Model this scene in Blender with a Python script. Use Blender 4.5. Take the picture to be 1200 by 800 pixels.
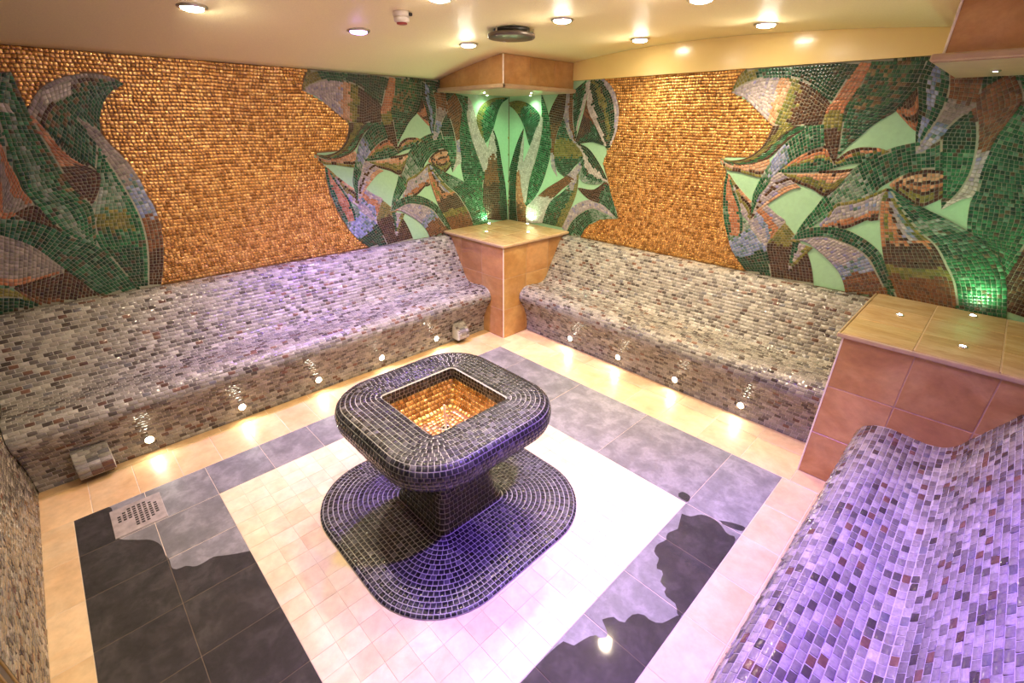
import bpy, bmesh, math, random
import numpy as np
from mathutils import Vector, Matrix

random.seed(7); rng = np.random.default_rng(7)
for o in list(bpy.data.objects): bpy.data.objects.remove(o)
SC = bpy.context.scene
COL = SC.collection

# ------------------------------------------------------------------ camera
CAMZ, YAW, PITCH, ROLL, FPX = 1.87, 2.36639944, 0.440697137, -0.00723839688, 539.72
_f = np.array([math.cos(YAW)*math.cos(PITCH), math.sin(YAW)*math.cos(PITCH), -math.sin(PITCH)])
_r = np.array([math.sin(YAW), -math.cos(YAW), 0.0]); _d = np.cross(_f, _r)
RT = math.cos(ROLL)*_r + math.sin(ROLL)*_d
DN = -math.sin(ROLL)*_r + math.cos(ROLL)*_d
FW = _f
CP = np.array([0, 0, CAMZ])
cam = bpy.data.cameras.new('camera'); camo = bpy.data.objects.new('camera', cam); COL.objects.link(camo)
camo.matrix_world = Matrix(((RT[0], -DN[0], -FW[0], 0), (RT[1], -DN[1], -FW[1], 0), (RT[2], -DN[2], -FW[2], CAMZ), (0, 0, 0, 1)))
cam.sensor_width = 36; cam.lens = 36*FPX/1200; cam.clip_start = 0.02
SC.camera = camo

# ------------------------------------------------------------------ world and exposure
W = bpy.data.worlds.new('World'); SC.world = W; W.use_nodes = True
W.node_tree.nodes['Background'].inputs[0].default_value = (1.0, .86, .68, 1)
W.node_tree.nodes['Background'].inputs[1].default_value = 0.05
SC.view_settings.view_transform = 'Standard'; SC.view_settings.look = 'None'
SC.view_settings.gamma = 1; SC.view_settings.use_curve_mapping = False
SC.view_settings.exposure = 0.92

WHITE = (1.0, .80, .52); PURPLE = (.25, .10, 1.0); GREENISH = (.55, 1.0, .55)
E_WHITE, E_PURPLE, E_STEP, E_NICHE = 37.0, 170.0, .9, 4.0

# ------------------------------------------------------------------ pixel helpers (directions only; depth comes from the surface named)
def ray(p): return RT*((p[0]-600)/FPX) + DN*((p[1]-400)/FPX) + FW
def on(p, ax, val):
    d = ray(p); i = 'xyz'.index(ax); return CP + d*((val-CP[i])/d[i])
def project(w):
    q = np.asarray(w, float)-CP
    x, y, z = q@RT, q@DN, q@FW
    z = np.where(z < .01, .01, z)
    return np.stack([600+FPX*x/z, 400+FPX*y/z, z], -1)

# ------------------------------------------------------------------ room dimensions (metres)
WX, WY, WN, WF = -3.80, 3.66, .53, -.515      # left wall, right wall, wall beside the camera, wall behind the camera
ZS = 2.22                                      # height where the vault springs / mosaic ends
AX = np.array([-3.8, -3.4, -2.99, -2.41, -1.85, -1.39, -1.0, -.66, -.3, .1, .53])
AZ = np.array([2.22, 2.302, 2.357, 2.402, 2.418, 2.413, 2.391, 2.362, 2.325, 2.277, 2.215])
_pc = np.polyfit(AX, AZ, 4)
def arch(x): return float(np.polyval(_pc, x)) if np.isscalar(x) else np.polyval(_pc, x)
def ceil_px(p):
    z = 2.4
    for _ in range(12):
        w = on(p, 'z', z); z = arch(float(w[0]))
    return w

# ------------------------------------------------------------------ object helpers
def link(o, parent=None):
    COL.objects.link(o)
    if parent is not None:
        o.parent = parent
    return o
def tag(o, label=None, cat=None, group=None, kind=None):
    if label: o['label'] = label
    if cat: o['category'] = cat
    if group: o['group'] = group
    if kind: o['kind'] = kind
    return o
def empty(name, loc, label, cat, group=None):
    o = bpy.data.objects.new(name, None); o.empty_display_size = .05; o.location = loc
    return tag(link(o), label, cat, group)
def mesh_np(name, verts, faces, mat, cols=None, smooth=False):
    """faces: list of (n,4) or (n,3) arrays / or list of lists"""
    me = bpy.data.meshes.new(name)
    if isinstance(faces, np.ndarray):
        nv, nf, k = len(verts), len(faces), faces.shape[1]
        me.vertices.add(nv); me.vertices.foreach_set('co', np.asarray(verts, np.float32).ravel())
        me.loops.add(nf*k); me.loops.foreach_set('vertex_index', faces.astype(np.int32).ravel())
        me.polygons.add(nf); me.polygons.foreach_set('loop_start', np.arange(0, nf*k, k, dtype=np.int32))
        me.update(calc_edges=True)
    else:
        me.from_pydata([tuple(map(float, v)) for v in verts], [], faces); me.update()
    if cols is not None:
        a = me.color_attributes.new('col', 'FLOAT_COLOR', 'POINT')
        c4 = np.ones((len(verts), 4), np.float32); c4[:, :3] = cols; a.data.foreach_set('color', c4.ravel())
    if mat: me.materials.append(mat)
    if smooth: me.polygons.foreach_set('use_smooth', [True]*len(me.polygons))
    return me
def obj_me(name, me, parent=None, base=(0, 0, 0)):
    """mesh given in world coordinates; the object's origin goes to the parent's origin"""
    o = bpy.data.objects.new(name, me); link(o, parent)
    if parent is not None:
        o.matrix_parent_inverse = parent_world(parent).inverted()
    return o
def parent_world(p):
    m = Matrix.Identity(4); chain = []
    while p is not None: chain.append(p); p = p.parent
    for q in reversed(chain): m = m @ q.matrix_parent_inverse @ q.matrix_basis
    return m
def obj_bm(name, bm, mat, parent=None, smooth=False):
    bmesh.ops.recalc_face_normals(bm, faces=bm.faces)
    me = bpy.data.meshes.new(name); bm.to_mesh(me); bm.free()
    if mat: me.materials.append(mat)
    if smooth:
        me.polygons.foreach_set('use_smooth', [True]*len(me.polygons))
    return obj_me(name, me, parent)
def bbox(bm, lo, hi, bev=0.0, seg=1):
    r = bmesh.ops.create_cube(bm, size=1)
    s = [hi[i]-lo[i] for i in range(3)]; c = [(hi[i]+lo[i])/2 for i in range(3)]
    bmesh.ops.scale(bm, vec=s, verts=r['verts']); bmesh.ops.translate(bm, vec=c, verts=r['verts'])
    if bev: bmesh.ops.bevel(bm, geom=list({e for v in r['verts'] for e in v.link_edges}), offset=bev, segments=seg, affect='EDGES', profile=.5)
def box(name, lo, hi, mat, parent=None, bev=0.0, seg=1):
    bm = bmesh.new(); bbox(bm, lo, hi, bev, seg); return obj_bm(name, bm, mat, parent)
def lathe(name, prof, centre, mat, parent=None, n=32, smooth=True, axis='z', flip=False):
    """prof: list of (radius, height)"""
    vs, fs = [], []
    for r, h in prof:
        for i in range(n):
            a = 2*math.pi*i/n
            p = (r*math.cos(a), r*math.sin(a), h)
            if axis == 'x': p = (p[2], p[0], p[1])
            if axis == 'y': p = (p[1], p[2], p[0])
            vs.append((p[0]+centre[0], p[1]+centre[1], p[2]+centre[2]))
    for j in range(len(prof)-1):
        for i in range(n):
            k = (i+1) % n; fs.append([j*n+i, j*n+k, (j+1)*n+k, (j+1)*n+i])
    if prof[0][0] > 1e-6: fs.append([i for i in range(n)][::-1])
    if prof[-1][0] > 1e-6: fs.append([(len(prof)-1)*n+i for i in range(n)])
    bm = bmesh.new(); me = mesh_np(name, vs, fs, None); bm.from_mesh(me); bpy.data.meshes.remove(me)
    bmesh.ops.remove_doubles(bm, verts=bm.verts, dist=1e-6)
    o = obj_bm(name, bm, mat, parent, smooth)
    return o
def prism(name, poly, to3, t0, t1, mat, parent=None):
    """flat outline poly [(a,b)], to3(a,b,t)->xyz; solid between t0 and t1"""
    bm = bmesh.new()
    A = [bm.verts.new(to3(a, b, t0)) for a, b in poly]; B = [bm.verts.new(to3(a, b, t1)) for a, b in poly]
    n = len(poly)
    bm.faces.new(A[::-1]); bm.faces.new(B)
    for i in range(n): bm.faces.new((A[i], A[(i+1) % n], B[(i+1) % n], B[i]))
    return obj_bm(name, bm, mat, parent)
def crom(pts, n):
    """smooth curve through pts, n samples evenly spaced by length"""
    P = np.array(pts, float)
    if len(P) == 2:
        t = np.linspace(0, 1, n)[:, None]; return P[0]*(1-t)+P[1]*t
    Q = np.vstack([2*P[0]-P[1], P, 2*P[-1]-P[-2]]); out = []
    for i in range(1, len(Q)-2):
        p0, p1, p2, p3 = Q[i-1:i+3]
        for t in np.linspace(0, 1, 16, endpoint=False):
            out.append(.5*(2*p1+(p2-p0)*t+(2*p0-5*p1+4*p2-p3)*t*t+(3*p1-p0-3*p2+p3)*t**3))
    out.append(P[-1]); out = np.array(out)
    L = np.r_[0, np.cumsum(np.linalg.norm(np.diff(out, axis=0), axis=1))]
    u = np.linspace(0, L[-1], n)
    return np.stack([np.interp(u, L, out[:, k]) for k in range(P.shape[1])], 1)

# ------------------------------------------------------------------ materials
def mat_new(name):
    m = bpy.data.materials.new(name); m.use_nodes = True
    nt = m.node_tree; b = nt.nodes['Principled BSDF']
    return m, nt, b
def node(nt, t, **kw):
    n = nt.nodes.new(t)
    for k, v in kw.items(): setattr(n, k, v)
    return n
def mult(nt, a, b, fac=1.0, mode='MULTIPLY'):
    n = node(nt, 'ShaderNodeMix', data_type='RGBA', blend_type=mode)
    n.inputs[0].default_value = fac
    nt.links.new(a, n.inputs[6]); nt.links.new(b, n.inputs[7])
    return n.outputs[2]
def noise(nt, scale, detail=4, rough=.55, vec=None, dist=0.0):
    n = node(nt, 'ShaderNodeTexNoise'); n.inputs['Scale'].default_value = scale; n.inputs['Detail'].default_value = detail
    n.inputs['Roughness'].default_value = rough; n.inputs['Distortion'].default_value = dist
    if vec is not None: nt.links.new(vec, n.inputs['Vector'])
    return n
def ramp(nt, src, stops):
    r = node(nt, 'ShaderNodeValToRGB'); e = r.color_ramp.elements
    while len(e) > 1: e.remove(e[-1])
    e[0].position = stops[0][0]; e[0].color = (*stops[0][1], 1)
    for p, c in stops[1:]:
        k = e.new(p); k.color = (*c, 1)
    nt.links.new(src, r.inputs[0]); return r.outputs[0]
def wpos(nt, scale=(1, 1, 1)):
    g = node(nt, 'ShaderNodeNewGeometry'); m = node(nt, 'ShaderNodeMapping'); m.inputs['Scale'].default_value = scale
    nt.links.new(g.outputs['Position'], m.inputs[0]); return m.outputs[0]
def ground_vec(nt, scale=(1, 1, 1)):
    """world position shifted per object, so that neighbouring pieces do not share one pattern"""
    g = node(nt, 'ShaderNodeNewGeometry'); oi = node(nt, 'ShaderNodeObjectInfo')
    s = node(nt, 'ShaderNodeVectorMath', operation='SCALE'); s.inputs[0].default_value = (7.3, 11.1, 3.7); nt.links.new(oi.outputs['Random'], s.inputs['Scale'])
    a = node(nt, 'ShaderNodeVectorMath', operation='ADD'); nt.links.new(g.outputs['Position'], a.inputs[0]); nt.links.new(s.outputs[0], a.inputs[1])
    m = node(nt, 'ShaderNodeMapping'); m.inputs['Scale'].default_value = scale; nt.links.new(a.outputs[0], m.inputs[0]); return m.outputs[0]
def bump(nt, b, src, strength, dist):
    n = node(nt, 'ShaderNodeBump'); n.inputs['Strength'].default_value = strength; n.inputs['Distance'].default_value = dist
    nt.links.new(src, n.inputs['Height']); nt.links.new(n.outputs[0], b.inputs['Normal'])
def tile_mat(name, src, rough=.12, metal=0.0, streak=(40, 40, 40), lo=.72, hi=1.15, coat=0.0, bs=.25):
    m, nt, b = mat_new(name)
    if src == 'attr':
        c = node(nt, 'ShaderNodeAttribute', attribute_name='col').outputs['Color']
    else:
        c = node(nt, 'ShaderNodeObjectInfo').outputs['Color']
    n = noise(nt, 1.0, 3, .6, wpos(nt, streak))
    r = ramp(nt, n.outputs['Fac'], [(.25, (lo,)*3), (.75, (hi,)*3)])
    nt.links.new(mult(nt, c, r), b.inputs['Base Color'])
    b.inputs['Roughness'].default_value = rough; b.inputs['Metallic'].default_value = metal
    b.inputs['Coat Weight'].default_value = coat; b.inputs['Coat Roughness'].default_value = .05
    bump(nt, b, n.outputs['Fac'], bs, .002)
    return m
def plain(name, col, rough=.5, metal=0.0, nscale=30, amt=.12, bs=0.0, bd=.002):
    m, nt, b = mat_new(name)
    n = noise(nt, nscale, 4, .6, wpos(nt))
    r = ramp(nt, n.outputs['Fac'], [(.3, tuple(c*(1-amt) for c in col)), (.7, tuple(min(1, c*(1+amt)) for c in col))])
    nt.links.new(r, b.inputs['Base Color']); b.inputs['Roughness'].default_value = rough; b.inputs['Metallic'].default_value = metal
    if bs: bump(nt, b, n.outputs['Fac'], bs, bd)
    return m
def stone(name, stops, scale, rough, vscale=(1, 1, 1), bs=.15, tint=True, dist=.6):
    m, nt, b = mat_new(name)
    v = ground_vec(nt, vscale)
    n = noise(nt, scale, 6, .62, v, dist); n2 = noise(nt, scale*5, 5, .65, v)
    c = ramp(nt, n.outputs['Fac'], stops)
    g = ramp(nt, n2.outputs['Fac'], [(.3, (.84,)*3), (.7, (1.08,)*3)])
    c = mult(nt, c, g)
    if tint:
        oi = node(nt, 'ShaderNodeObjectInfo'); c = mult(nt, c, oi.outputs['Color'])
    nt.links.new(c, b.inputs['Base Color']); b.inputs['Roughness'].default_value = rough
    bump(nt, b, n2.outputs['Fac'], bs, .002)
    return m
def emis(name, col, st):
    m, nt, b = mat_new(name)
    b.inputs['Base Color'].default_value = (*col, 1); b.inputs['Emission Color'].default_value = (*col, 1); b.inputs['Emission Strength'].default_value = st
    return m

M_GLASS = tile_mat('bench_glass_tile', 'attr', .10, streak=(90, 90, 160))
M_GLASS_O = tile_mat('bench_glass_tile_piece', 'obj', .14, streak=(90, 90, 160))
M_TESS = tile_mat('mosaic_tessera', 'attr', .16, streak=(60, 60, 60), lo=.65, hi=1.25)
M_GOLD = tile_mat('gold_leaf_tile', 'attr', .27, .85, streak=(75, 75, 75), lo=.7, hi=1.25, bs=.9)
M_BLACK = tile_mat('black_glass_tile', 'attr', .11, streak=(50, 50, 50), lo=.7, hi=1.3)
M_GROUT_BENCH = plain('bench_grout', (.40, .37, .335), .6, nscale=60)
M_GROUT_LEAF = plain('leaf_grout', (.29, .285, .21), .6, nscale=60)
M_GROUT_BROWN = plain('gold_field_grout', (.16, .075, .022), .5, nscale=60)
M_GROUT_BLACK = plain('basin_grout', (.42, .40, .38), .6, nscale=60)
M_GROUT_FLOOR = plain('floor_grout', (.66, .54, .40), .7, nscale=40)
M_GROUT_STONE = plain('stone_grout', (.46, .31, .19), .7, nscale=40)
M_MINT = plain('mint_glass', (.32, .54, .33), .28, nscale=45, amt=.06, bs=.25)
M_CEIL = plain('ceiling_plaster', (.90, .775, .46), .55, nscale=120, amt=.05, bs=.45, bd=.004)
M_SOFFIT = plain('yellow_gloss_paint', (.80, .60, .22), .2, nscale=4, amt=.02)
M_WALL = plain('wall_plaster', (.55, .45, .32), .7, nscale=30)
M_TRAV = stone('cream_travertine', [(.25, (.70, .50, .31)), (.45, (.78, .62, .42)), (.6, (.82, .70, .52)), (.8, (.74, .54, .33))], 3.0, .38)
M_TERRA = stone('terracotta_travertine', [(.2, (.35, .16, .048)), (.45, (.46, .235, .078)), (.6, (.54, .31, .12)), (.8, (.41, .20, .066))], 3.2, .30, (1, 1, 1.4))
M_TOPSTONE = stone('honey_travertine', [(.2, (.36, .225, .10)), (.45, (.46, .30, .145)), (.6, (.52, .37, .20)), (.8, (.39, .24, .10))], 3.0, .16, (1, 3.0, 1))
M_SLATE = stone('grey_slate', [(.25, (.14, .137, .14)), (.48, (.20, .195, .20)), (.62, (.29, .28, .285)), (.8, (.17, .165, .17))], 9.0, .42, bs=.5, dist=.35)
M_LIP = plain('stone_lip', (.48, .34, .20), .3, nscale=12)
M_TRIM = plain('pale_edge_trim', (.80, .70, .56), .3)
M_RING = plain('brushed_nickel', (.62, .60, .56), .3, 1.0)
M_LENS_W = emis('lamp_warm', (1, .90, .74), 60)
M_LENS_P = emis('lamp_purple', (.42, .22, 1), 16)
M_LENS_S = emis('lamp_step', (.95, 1, .80), 45)
M_DARKMETAL = plain('dark_metal', (.05, .045, .04), .4, .6)
M_PLASTIC = plain('white_plastic', (.75, .66, .55), .4)
M_RED = plain('red_band', (.35, .05, .04), .4)
M_BRASS = plain('brass_edge', (.72, .52, .22), .3, .9)
M_CHROME = plain('chrome', (.8, .8, .8), .12, 1.0)

# ------------------------------------------------------------------ tesserae machinery
def tiles_mesh(name, Q, N, th, ch, mat, cols, tilt=0.0):
    """Q (n,4,3) corners counter-clockwise seen from outside, N (n,3) normals; low bevelled tiles joined in one mesh"""
    n = len(Q)
    c = Q.mean(1, keepdims=True); d = c-Q; L = np.linalg.norm(d, axis=2, keepdims=True)+1e-9
    top = Q+d/L*np.minimum(ch*1.4, L*.4)
    ht = np.full((n, 4, 1), th)
    if tilt:
        a = rng.normal(0, tilt, (n, 1, 1)); b = rng.normal(0, tilt, (n, 1, 1))
        sa = np.array([-1, 1, 1, -1])[None, :, None]; sb = np.array([-1, -1, 1, 1])[None, :, None]
        s = np.linalg.norm(Q[:, 0]-Q[:, 2], axis=1)[:, None, None]*.35
        ht = ht+np.clip((a*sa+b*sb)*s, -th*.8, th*2)
    N = N[:, None, :]
    V = np.concatenate([Q, Q+N*(ht*.62), top+N*ht], 1).reshape(-1, 3)
    F = []
    for k in range(4):
        j = (k+1) % 4
        F += [[k, j, 4+j, 4+k], [4+k, 4+j, 8+j, 8+k]]
    F.append([8, 9, 10, 11]); F = np.array(F)
    faces = (F[None]+12*np.arange(n)[:, None, None]).reshape(-1, 4)
    return mesh_np(name, V, faces, mat, np.repeat(cols, 12, 0))
def screen_area(Q, N):
    P = project(Q.reshape(-1, 3)).reshape(-1, 4, 3)
    x, y = P[..., 0], P[..., 1]
    a = .5*np.abs((x[:, 0]-x[:, 2])*(y[:, 1]-y[:, 3])-(x[:, 1]-x[:, 3])*(y[:, 0]-y[:, 2]))
    c = Q.mean(1); m = P.mean(1)
    ok = (m[:, 0] > 4) & (m[:, 0] < 1196) & (m[:, 1] > 4) & (m[:, 1] < 796) & (P[..., 2].min(1) > .1) & (((CP-c)*N).sum(1) > 0)
    return np.where(ok, a, 0)
def lay(parent, Q, N, th, ch, mat, cols, singles=0, name='tile', mass='tiles', tilt=0.0, cover=None):
    """lay tiles on a thing: the `singles` that show largest become objects of their own, the rest one joined part"""
    Q, N, cols = np.asarray(Q, float), np.asarray(N, float), np.asarray(cols, float)
    pick = np.zeros(len(Q), bool)
    if singles:
        a = screen_area(Q, N)
        if cover is not None: a = np.where(cover(Q.mean(1)), 0, a)
        k = np.argsort(-a)[:singles]; k = k[a[k] > 0]; pick[k] = True
        inv = parent_world(parent).inverted()
        for i in np.nonzero(pick)[0]:
            c = Q[i].mean(0)
            me = tiles_mesh(name, (Q[i]-c)[None], N[i:i+1], th, ch, mat, cols[i:i+1], tilt)
            o = bpy.data.objects.new(name, me); COL.objects.link(o); o.parent = parent
            o.matrix_parent_inverse = inv; o.location = c
    r = ~pick
    if r.any():
        o = obj_me(mass, tiles_mesh(mass, Q[r], N[r], th, ch, mat, cols[r], tilt), parent)
        o['kind'] = 'stuff'
    return pick
def pal(choices, n):
    """choices: [(weight, (r,g,b))]"""
    w = np.array([c[0] for c in choices], float); w /= w.sum()
    k = rng.choice(len(choices), n, p=w)
    c = np.array([c[1] for c in choices])[k]
    return c*rng.uniform(.82, 1.18, (n, 1))
BENCHPAL = [(30, (.29, .265, .235)), (22, (.225, .205, .182)), (16, (.165, .15, .138)), (10, (.36, .335, .30)), (10, (.105, .090, .083)), (5, (.065, .053, .048)), (3.5, (.16, .085, .06)), (3, (.11, .062, .050)), (4, (.15, .145, .155))]

# ================================================================== SETTING
def struct(o): o['kind'] = 'structure'; return o
floor = struct(box('floor', (WX-.1, WF-.1, -.12), (WN+.1, WY+.1, -.0018), M_GROUT_FLOOR))
# vaulted ceiling
xs = np.linspace(WX-.0, WN+.0, 60)
low = [(float(x), arch(float(x))) for x in xs]
ceiling = struct(prism('ceiling', low+[(WN, 2.62), (WX, 2.62)], lambda a, b, t: (a, t, b), WF, WY, M_CEIL))
for p in ceiling.data.polygons: p.use_smooth = len(p.vertices) == 4 and abs(p.normal.z) > .8 and p.center.z < 2.5
wall_left = struct(box('wall_left', (WX-.16, WF-.1, 0), (WX, WY+.1, arch(WX)+.05), M_GROUT_BROWN))
top = [(float(x), arch(float(x))) for x in np.linspace(WN, WX, 50)]
wall_right = struct(prism('wall_right', [(WX, 0), (WN, 0)]+top, lambda a, b, t: (a, t, b), WY, WY+.16, M_GROUT_BROWN))
wall_near = struct(box('wall_near', (WN, WF-.1, 0), (WN+.16, WY, arch(WN)+.05), M_WALL))
wall_front = struct(prism('wall_front', [(WX, 0), (WN, 0)]+top, lambda a, b, t: (a, t, b), WF-.16, WF, M_GROUT_BENCH))
# painted lunette above the mosaic on the right wall
trim_1 = struct(prism('trim_1', [(WX+.83, ZS), (-.345, ZS)]+[(float(x), arch(float(x))-.0005) for x in np.linspace(-.345, WX+.83, 40)],
                      lambda a, b, t: (a, t, b), WY-.022, WY-.0005, M_SOFFIT))
bm = bmesh.new()
cc = []
for k, q in enumerate(ceil_px(p) for p in ((284, 62), (296, 52), (308, 42))):
    w = .009 if k == 1 else .003
    cc.append([bm.verts.new((q[0]+s*w*.7, q[1]-s*w*.7, arch(float(q[0]+s*w*.7))-.0012)) for s in (-1, 1)])
for k in range(2): bm.faces.new((cc[k][0], cc[k][1], cc[k+1][1], cc[k+1][0]))
obj_bm('crack', bm, M_DARKMETAL, ceiling)

# ------------------------------------------------------------------ floor tiles, each a child of the floor
_cache = {}
def slab_tile(name, x0, x1, y0, y1, mat, parent, gap=.0022, tint=.05, base=(1, 1, 1), bev=.0015):
    sx, sy = round(x1-x0-gap, 4), round(y1-y0-gap, 4)
    k = (name, sx, sy, mat.name)
    if k not in _cache:
        bm = bmesh.new(); bbox(bm, (-sx/2, -sy/2, -.012), (sx/2, sy/2, 0), 0)
        bmesh.ops.bevel(bm, geom=[e for e in bm.edges if all(v.co.z > -.001 for v in e.verts)], offset=bev, segments=1, affect='EDGES')
        bmesh.ops.recalc_face_normals(bm, faces=bm.faces)
        me = bpy.data.meshes.new(name); bm.to_mesh(me); bm.free(); me.materials.append(mat); _cache[k] = me
    o = bpy.data.objects.new(name, _cache[k]); link(o, parent)
    o.location = ((x0+x1)/2, (y0+y1)/2, random.uniform(-.0006, 0))
    f = random.uniform(1-tint, 1+tint); o.color = (base[0]*f, base[1]*f, base[2]*f*random.uniform(.97, 1.03), 1)
    return o
BX, BY, BN, BF = WX+.573, WY-.573, WN-.573, WF          # bench base lines
a2, a3, a4, a5 = -2.833, -2.530, -.692, -.393
b2, b3, b4, b5 = 2.625, 2.023, .207, -.389
PX, PY, QX = -2.94, 2.765, -.355                              # pedestal faces
CB = (-1.612, 1.112)                                          # basin centre
for i in range(8):
    for y0, y1 in ((b5, -.09), (-.09, b4)):
        slab_tile('slate_tile', a2+.305*i, a2+.305*(i+1), y0, y1, M_SLATE, floor, tint=.10)
for i in range(6):
    h = (b3-b4)/6
    slab_tile('slate_tile', a2, a3, b4+h*i, b4+h*(i+1), M_SLATE, floor, tint=.10)
    slab_tile('slate_tile', a4, a5, b4+h*i, b4+h*(i+1), M_SLATE, floor, tint=.10)
for x0, x1 in ((a2, -2.49), (-2.49, -1.89), (-1.89, -1.29), (-1.29, -.69), (-.69, a5)):
    slab_tile('slate_tile', x0, x1, b3, b2, M_SLATE, floor, tint=.10)
nx = 18
for i in range(nx):
    for j in range(nx):
        x0 = a3+(a4-a3)/nx*i; y0 = b4+(b3-b4)/nx*j; cx, cy = x0+.051-CB[0], y0+.05-CB[1]
        if max(abs(cx), abs(cy)) < .50 and math.hypot(max(abs(cx)-.2, 0), max(abs(cy)-.2, 0)) < .33: continue
        slab_tile('cream_tile', x0, x0+(a4-a3)/nx, y0, y0+(b3-b4)/nx, M_TRAV, floor, .0012, .03, (1.0, .99, .95), .0004)
def row(x0, x1, y0, y1, pitch, along, name='border_tile', base=(.92, .80, .64)):
    L = (x1-x0) if along == 'x' else (y1-y0); n = max(1, round(L/pitch))
    for i in range(n):
        if along == 'x': slab_tile(name, x0+L*i/n, x0+L*(i+1)/n, y0, y1, M_TRAV, floor, .0022, .05, base)
        else: slab_tile(name, x0, x1, y0+L*i/n, y0+L*(i+1)/n, M_TRAV, floor, .003, .07, base)
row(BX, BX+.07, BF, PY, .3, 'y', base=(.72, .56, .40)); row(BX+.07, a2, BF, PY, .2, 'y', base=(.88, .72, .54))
row(a2, PX, b2, PY, .3, 'x')
row(PX, QX, b2, b2+.30, .3, 'x'); row(PX, QX, b2+.30, BY, .3, 'x')
row(a5, a5+.18, b5, b2, .3, 'y', base=(.86, .71, .61)); row(a5+.18, BN, b5, b2, .3, 'y', base=(.86, .71, .61)); row(QX, BN, b2, PY, .3, 'x', base=(.86, .71, .61))
row(BX+.07, BN, BF, b5, .3, 'x')

# ------------------------------------------------------------------ benches
PROF = crom([(.0105, .866), (.05, .868), (.095, .855), (.125, .825), (.19, .716), (.267, .580), (.312, .500), (.355, .464), (.42, .453), (.50, .460),
             (.575, .466), (.635, .450), (.675, .415), (.689, .372), (.678, .330), (.645, .280), (.612, .225), (.590, .170), (.577, .11), (.573, .05), (.573, .0)], 600)
PA = np.r_[0, np.cumsum(np.linalg.norm(np.diff(PROF, axis=0), axis=1))]
def bench(name, to3, s0, s1, loc, label, mitre0=False, singles=300, cover=None):
    """to3(d, s, z): d = distance from the wall, s = along the bench"""
    t = empty(name, loc, label, 'bench', 'mosaic tiled benches around the room')
    ring = np.vstack([PROF[::6], [PROF[-1]], [(.0105, .0)]])
    lo = lambda d: s0+d if mitre0 else s0
    vs, n = [], len(ring)
    for d, z in ring: vs.append(to3(d, lo(d), z))
    for d, z in ring: vs.append(to3(d, s1, z))
    bm = bmesh.new(); V = [bm.verts.new(v) for v in vs]
    bm.faces.new(V[:n]); bm.faces.new(V[n:][::-1])
    for i in range(n): bm.faces.new((V[i], V[(i+1) % n], V[n+(i+1) % n], V[n+i]))
    obj_bm('body', bm, M_GROUT_BENCH, t)
    Q, N = [], []
    nc = int(PA[-1]/.0245); w = PA[-1]/nc
    ex = np.array(to3(1, 0, 0))-np.array(to3(0, 0, 0)); es = np.array(to3(0, 1, 0))-np.array(to3(0, 0, 0)); ez = np.array((0, 0, 1.))
    org = np.array(to3(0, 0, 0))
    for i in range(nc):
        a = w*(i+.5)
        d, z = np.interp(a, PA, PROF[:, 0]), np.interp(a, PA, PROF[:, 1])
        d0, z0 = np.interp(a-.004, PA, PROF[:, 0]), np.interp(a-.004, PA, PROF[:, 1])
        d1, z1 = np.interp(a+.004, PA, PROF[:, 0]), np.interp(a+.004, PA, PROF[:, 1])
        tl = math.hypot(d1-d0, z1-z0); td, tz = (d1-d0)/tl, (z1-z0)/tl
        T = ex*td+ez*tz; No = ex*(-tz)+ez*td
        s = lo(d)-(.021 if i % 2 else 0)-rng.uniform(0, .006)
        while s < s1:
            L = .042+rng.uniform(-.002, .002); e0, e1 = max(s, lo(d))+.0017, min(s+L, s1)-.0017
            s += L
            if e1-e0 < .012: continue
            c = org+ex*d+es*((e0+e1)/2)+ez*z
            jl = rng.normal(0, .0003, 4)
            hs, hw = es*(e1-e0)/2, T*(w*.5-.0017)
            q = np.array([c-hs-hw, c+hs-hw, c+hs+hw, c-hs+hw])+No*.0002
            if np.dot(np.cross(q[1]-q[0], q[3]-q[0]), No) < 0: q = q[::-1]
            Q.append(q); N.append(No)
    cols = pal(BENCHPAL, len(Q))
    lay(t, Q, N, .0015, .0010, M_GLASS, cols, singles, 'tile', 'tiles', .07, cover)
    return t
bench('built_in_bench', lambda d, s, z: (WX+d, s, z), WF+.0058, PY-.0015, (WX+.3, .8, 0), 'long grey mosaic bench under the gold wall with five step lights and two boxes')
bench('built_in_bench', lambda d, s, z: (s, WY-d, z), PX+.0015, QX-.0015, (-1.6, WY-.3, 0), 'grey mosaic bench between the two stone pedestals with four step lights')
bench('built_in_bench', lambda d, s, z: (WN-d, s, z), -.44, PY-.0015, (WN-.3, 1.3, 0), 'mosaic bench bathed in purple light against the broad terracotta pedestal')
# mosaic cladding of the wall with the door
Q, N = [], []
DX0, DX1 = -1.665, -.765
for i in range(int(2.15/.0245)):
    s = WX-(.021 if i % 2 else 0)-rng.uniform(0, .006)
    while s < WN:
        L = .042+rng.uniform(-.002, .002); e0, e1 = max(s, WX+.008)+.0017, min(s+L, WN)-.0017; s += L
        if i*.0245 < 2.06:
            if e0 < DX0 < e1: e1 = DX0-.0005
            elif e0 < DX1 < e1: e0 = DX1+.0005
            elif DX0 < (e0+e1)/2 < DX1: continue
        if e1-e0 < .01: continue
        z0, z1 = i*.0245+.0017, (i+1)*.0245-.0017
        Q.append([(e1, WF+.0002, z0), (e0, WF+.0002, z0), (e0, WF+.0002, z1), (e1, WF+.0002, z1)]); N.append((0, 1., 0))
lay(wall_front, Q, N, .0018, .001, M_GLASS, pal(BENCHPAL, len(Q))*np.array([1.0, .92, .82]), 300, 'tile', 'tiles', .05)

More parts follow.
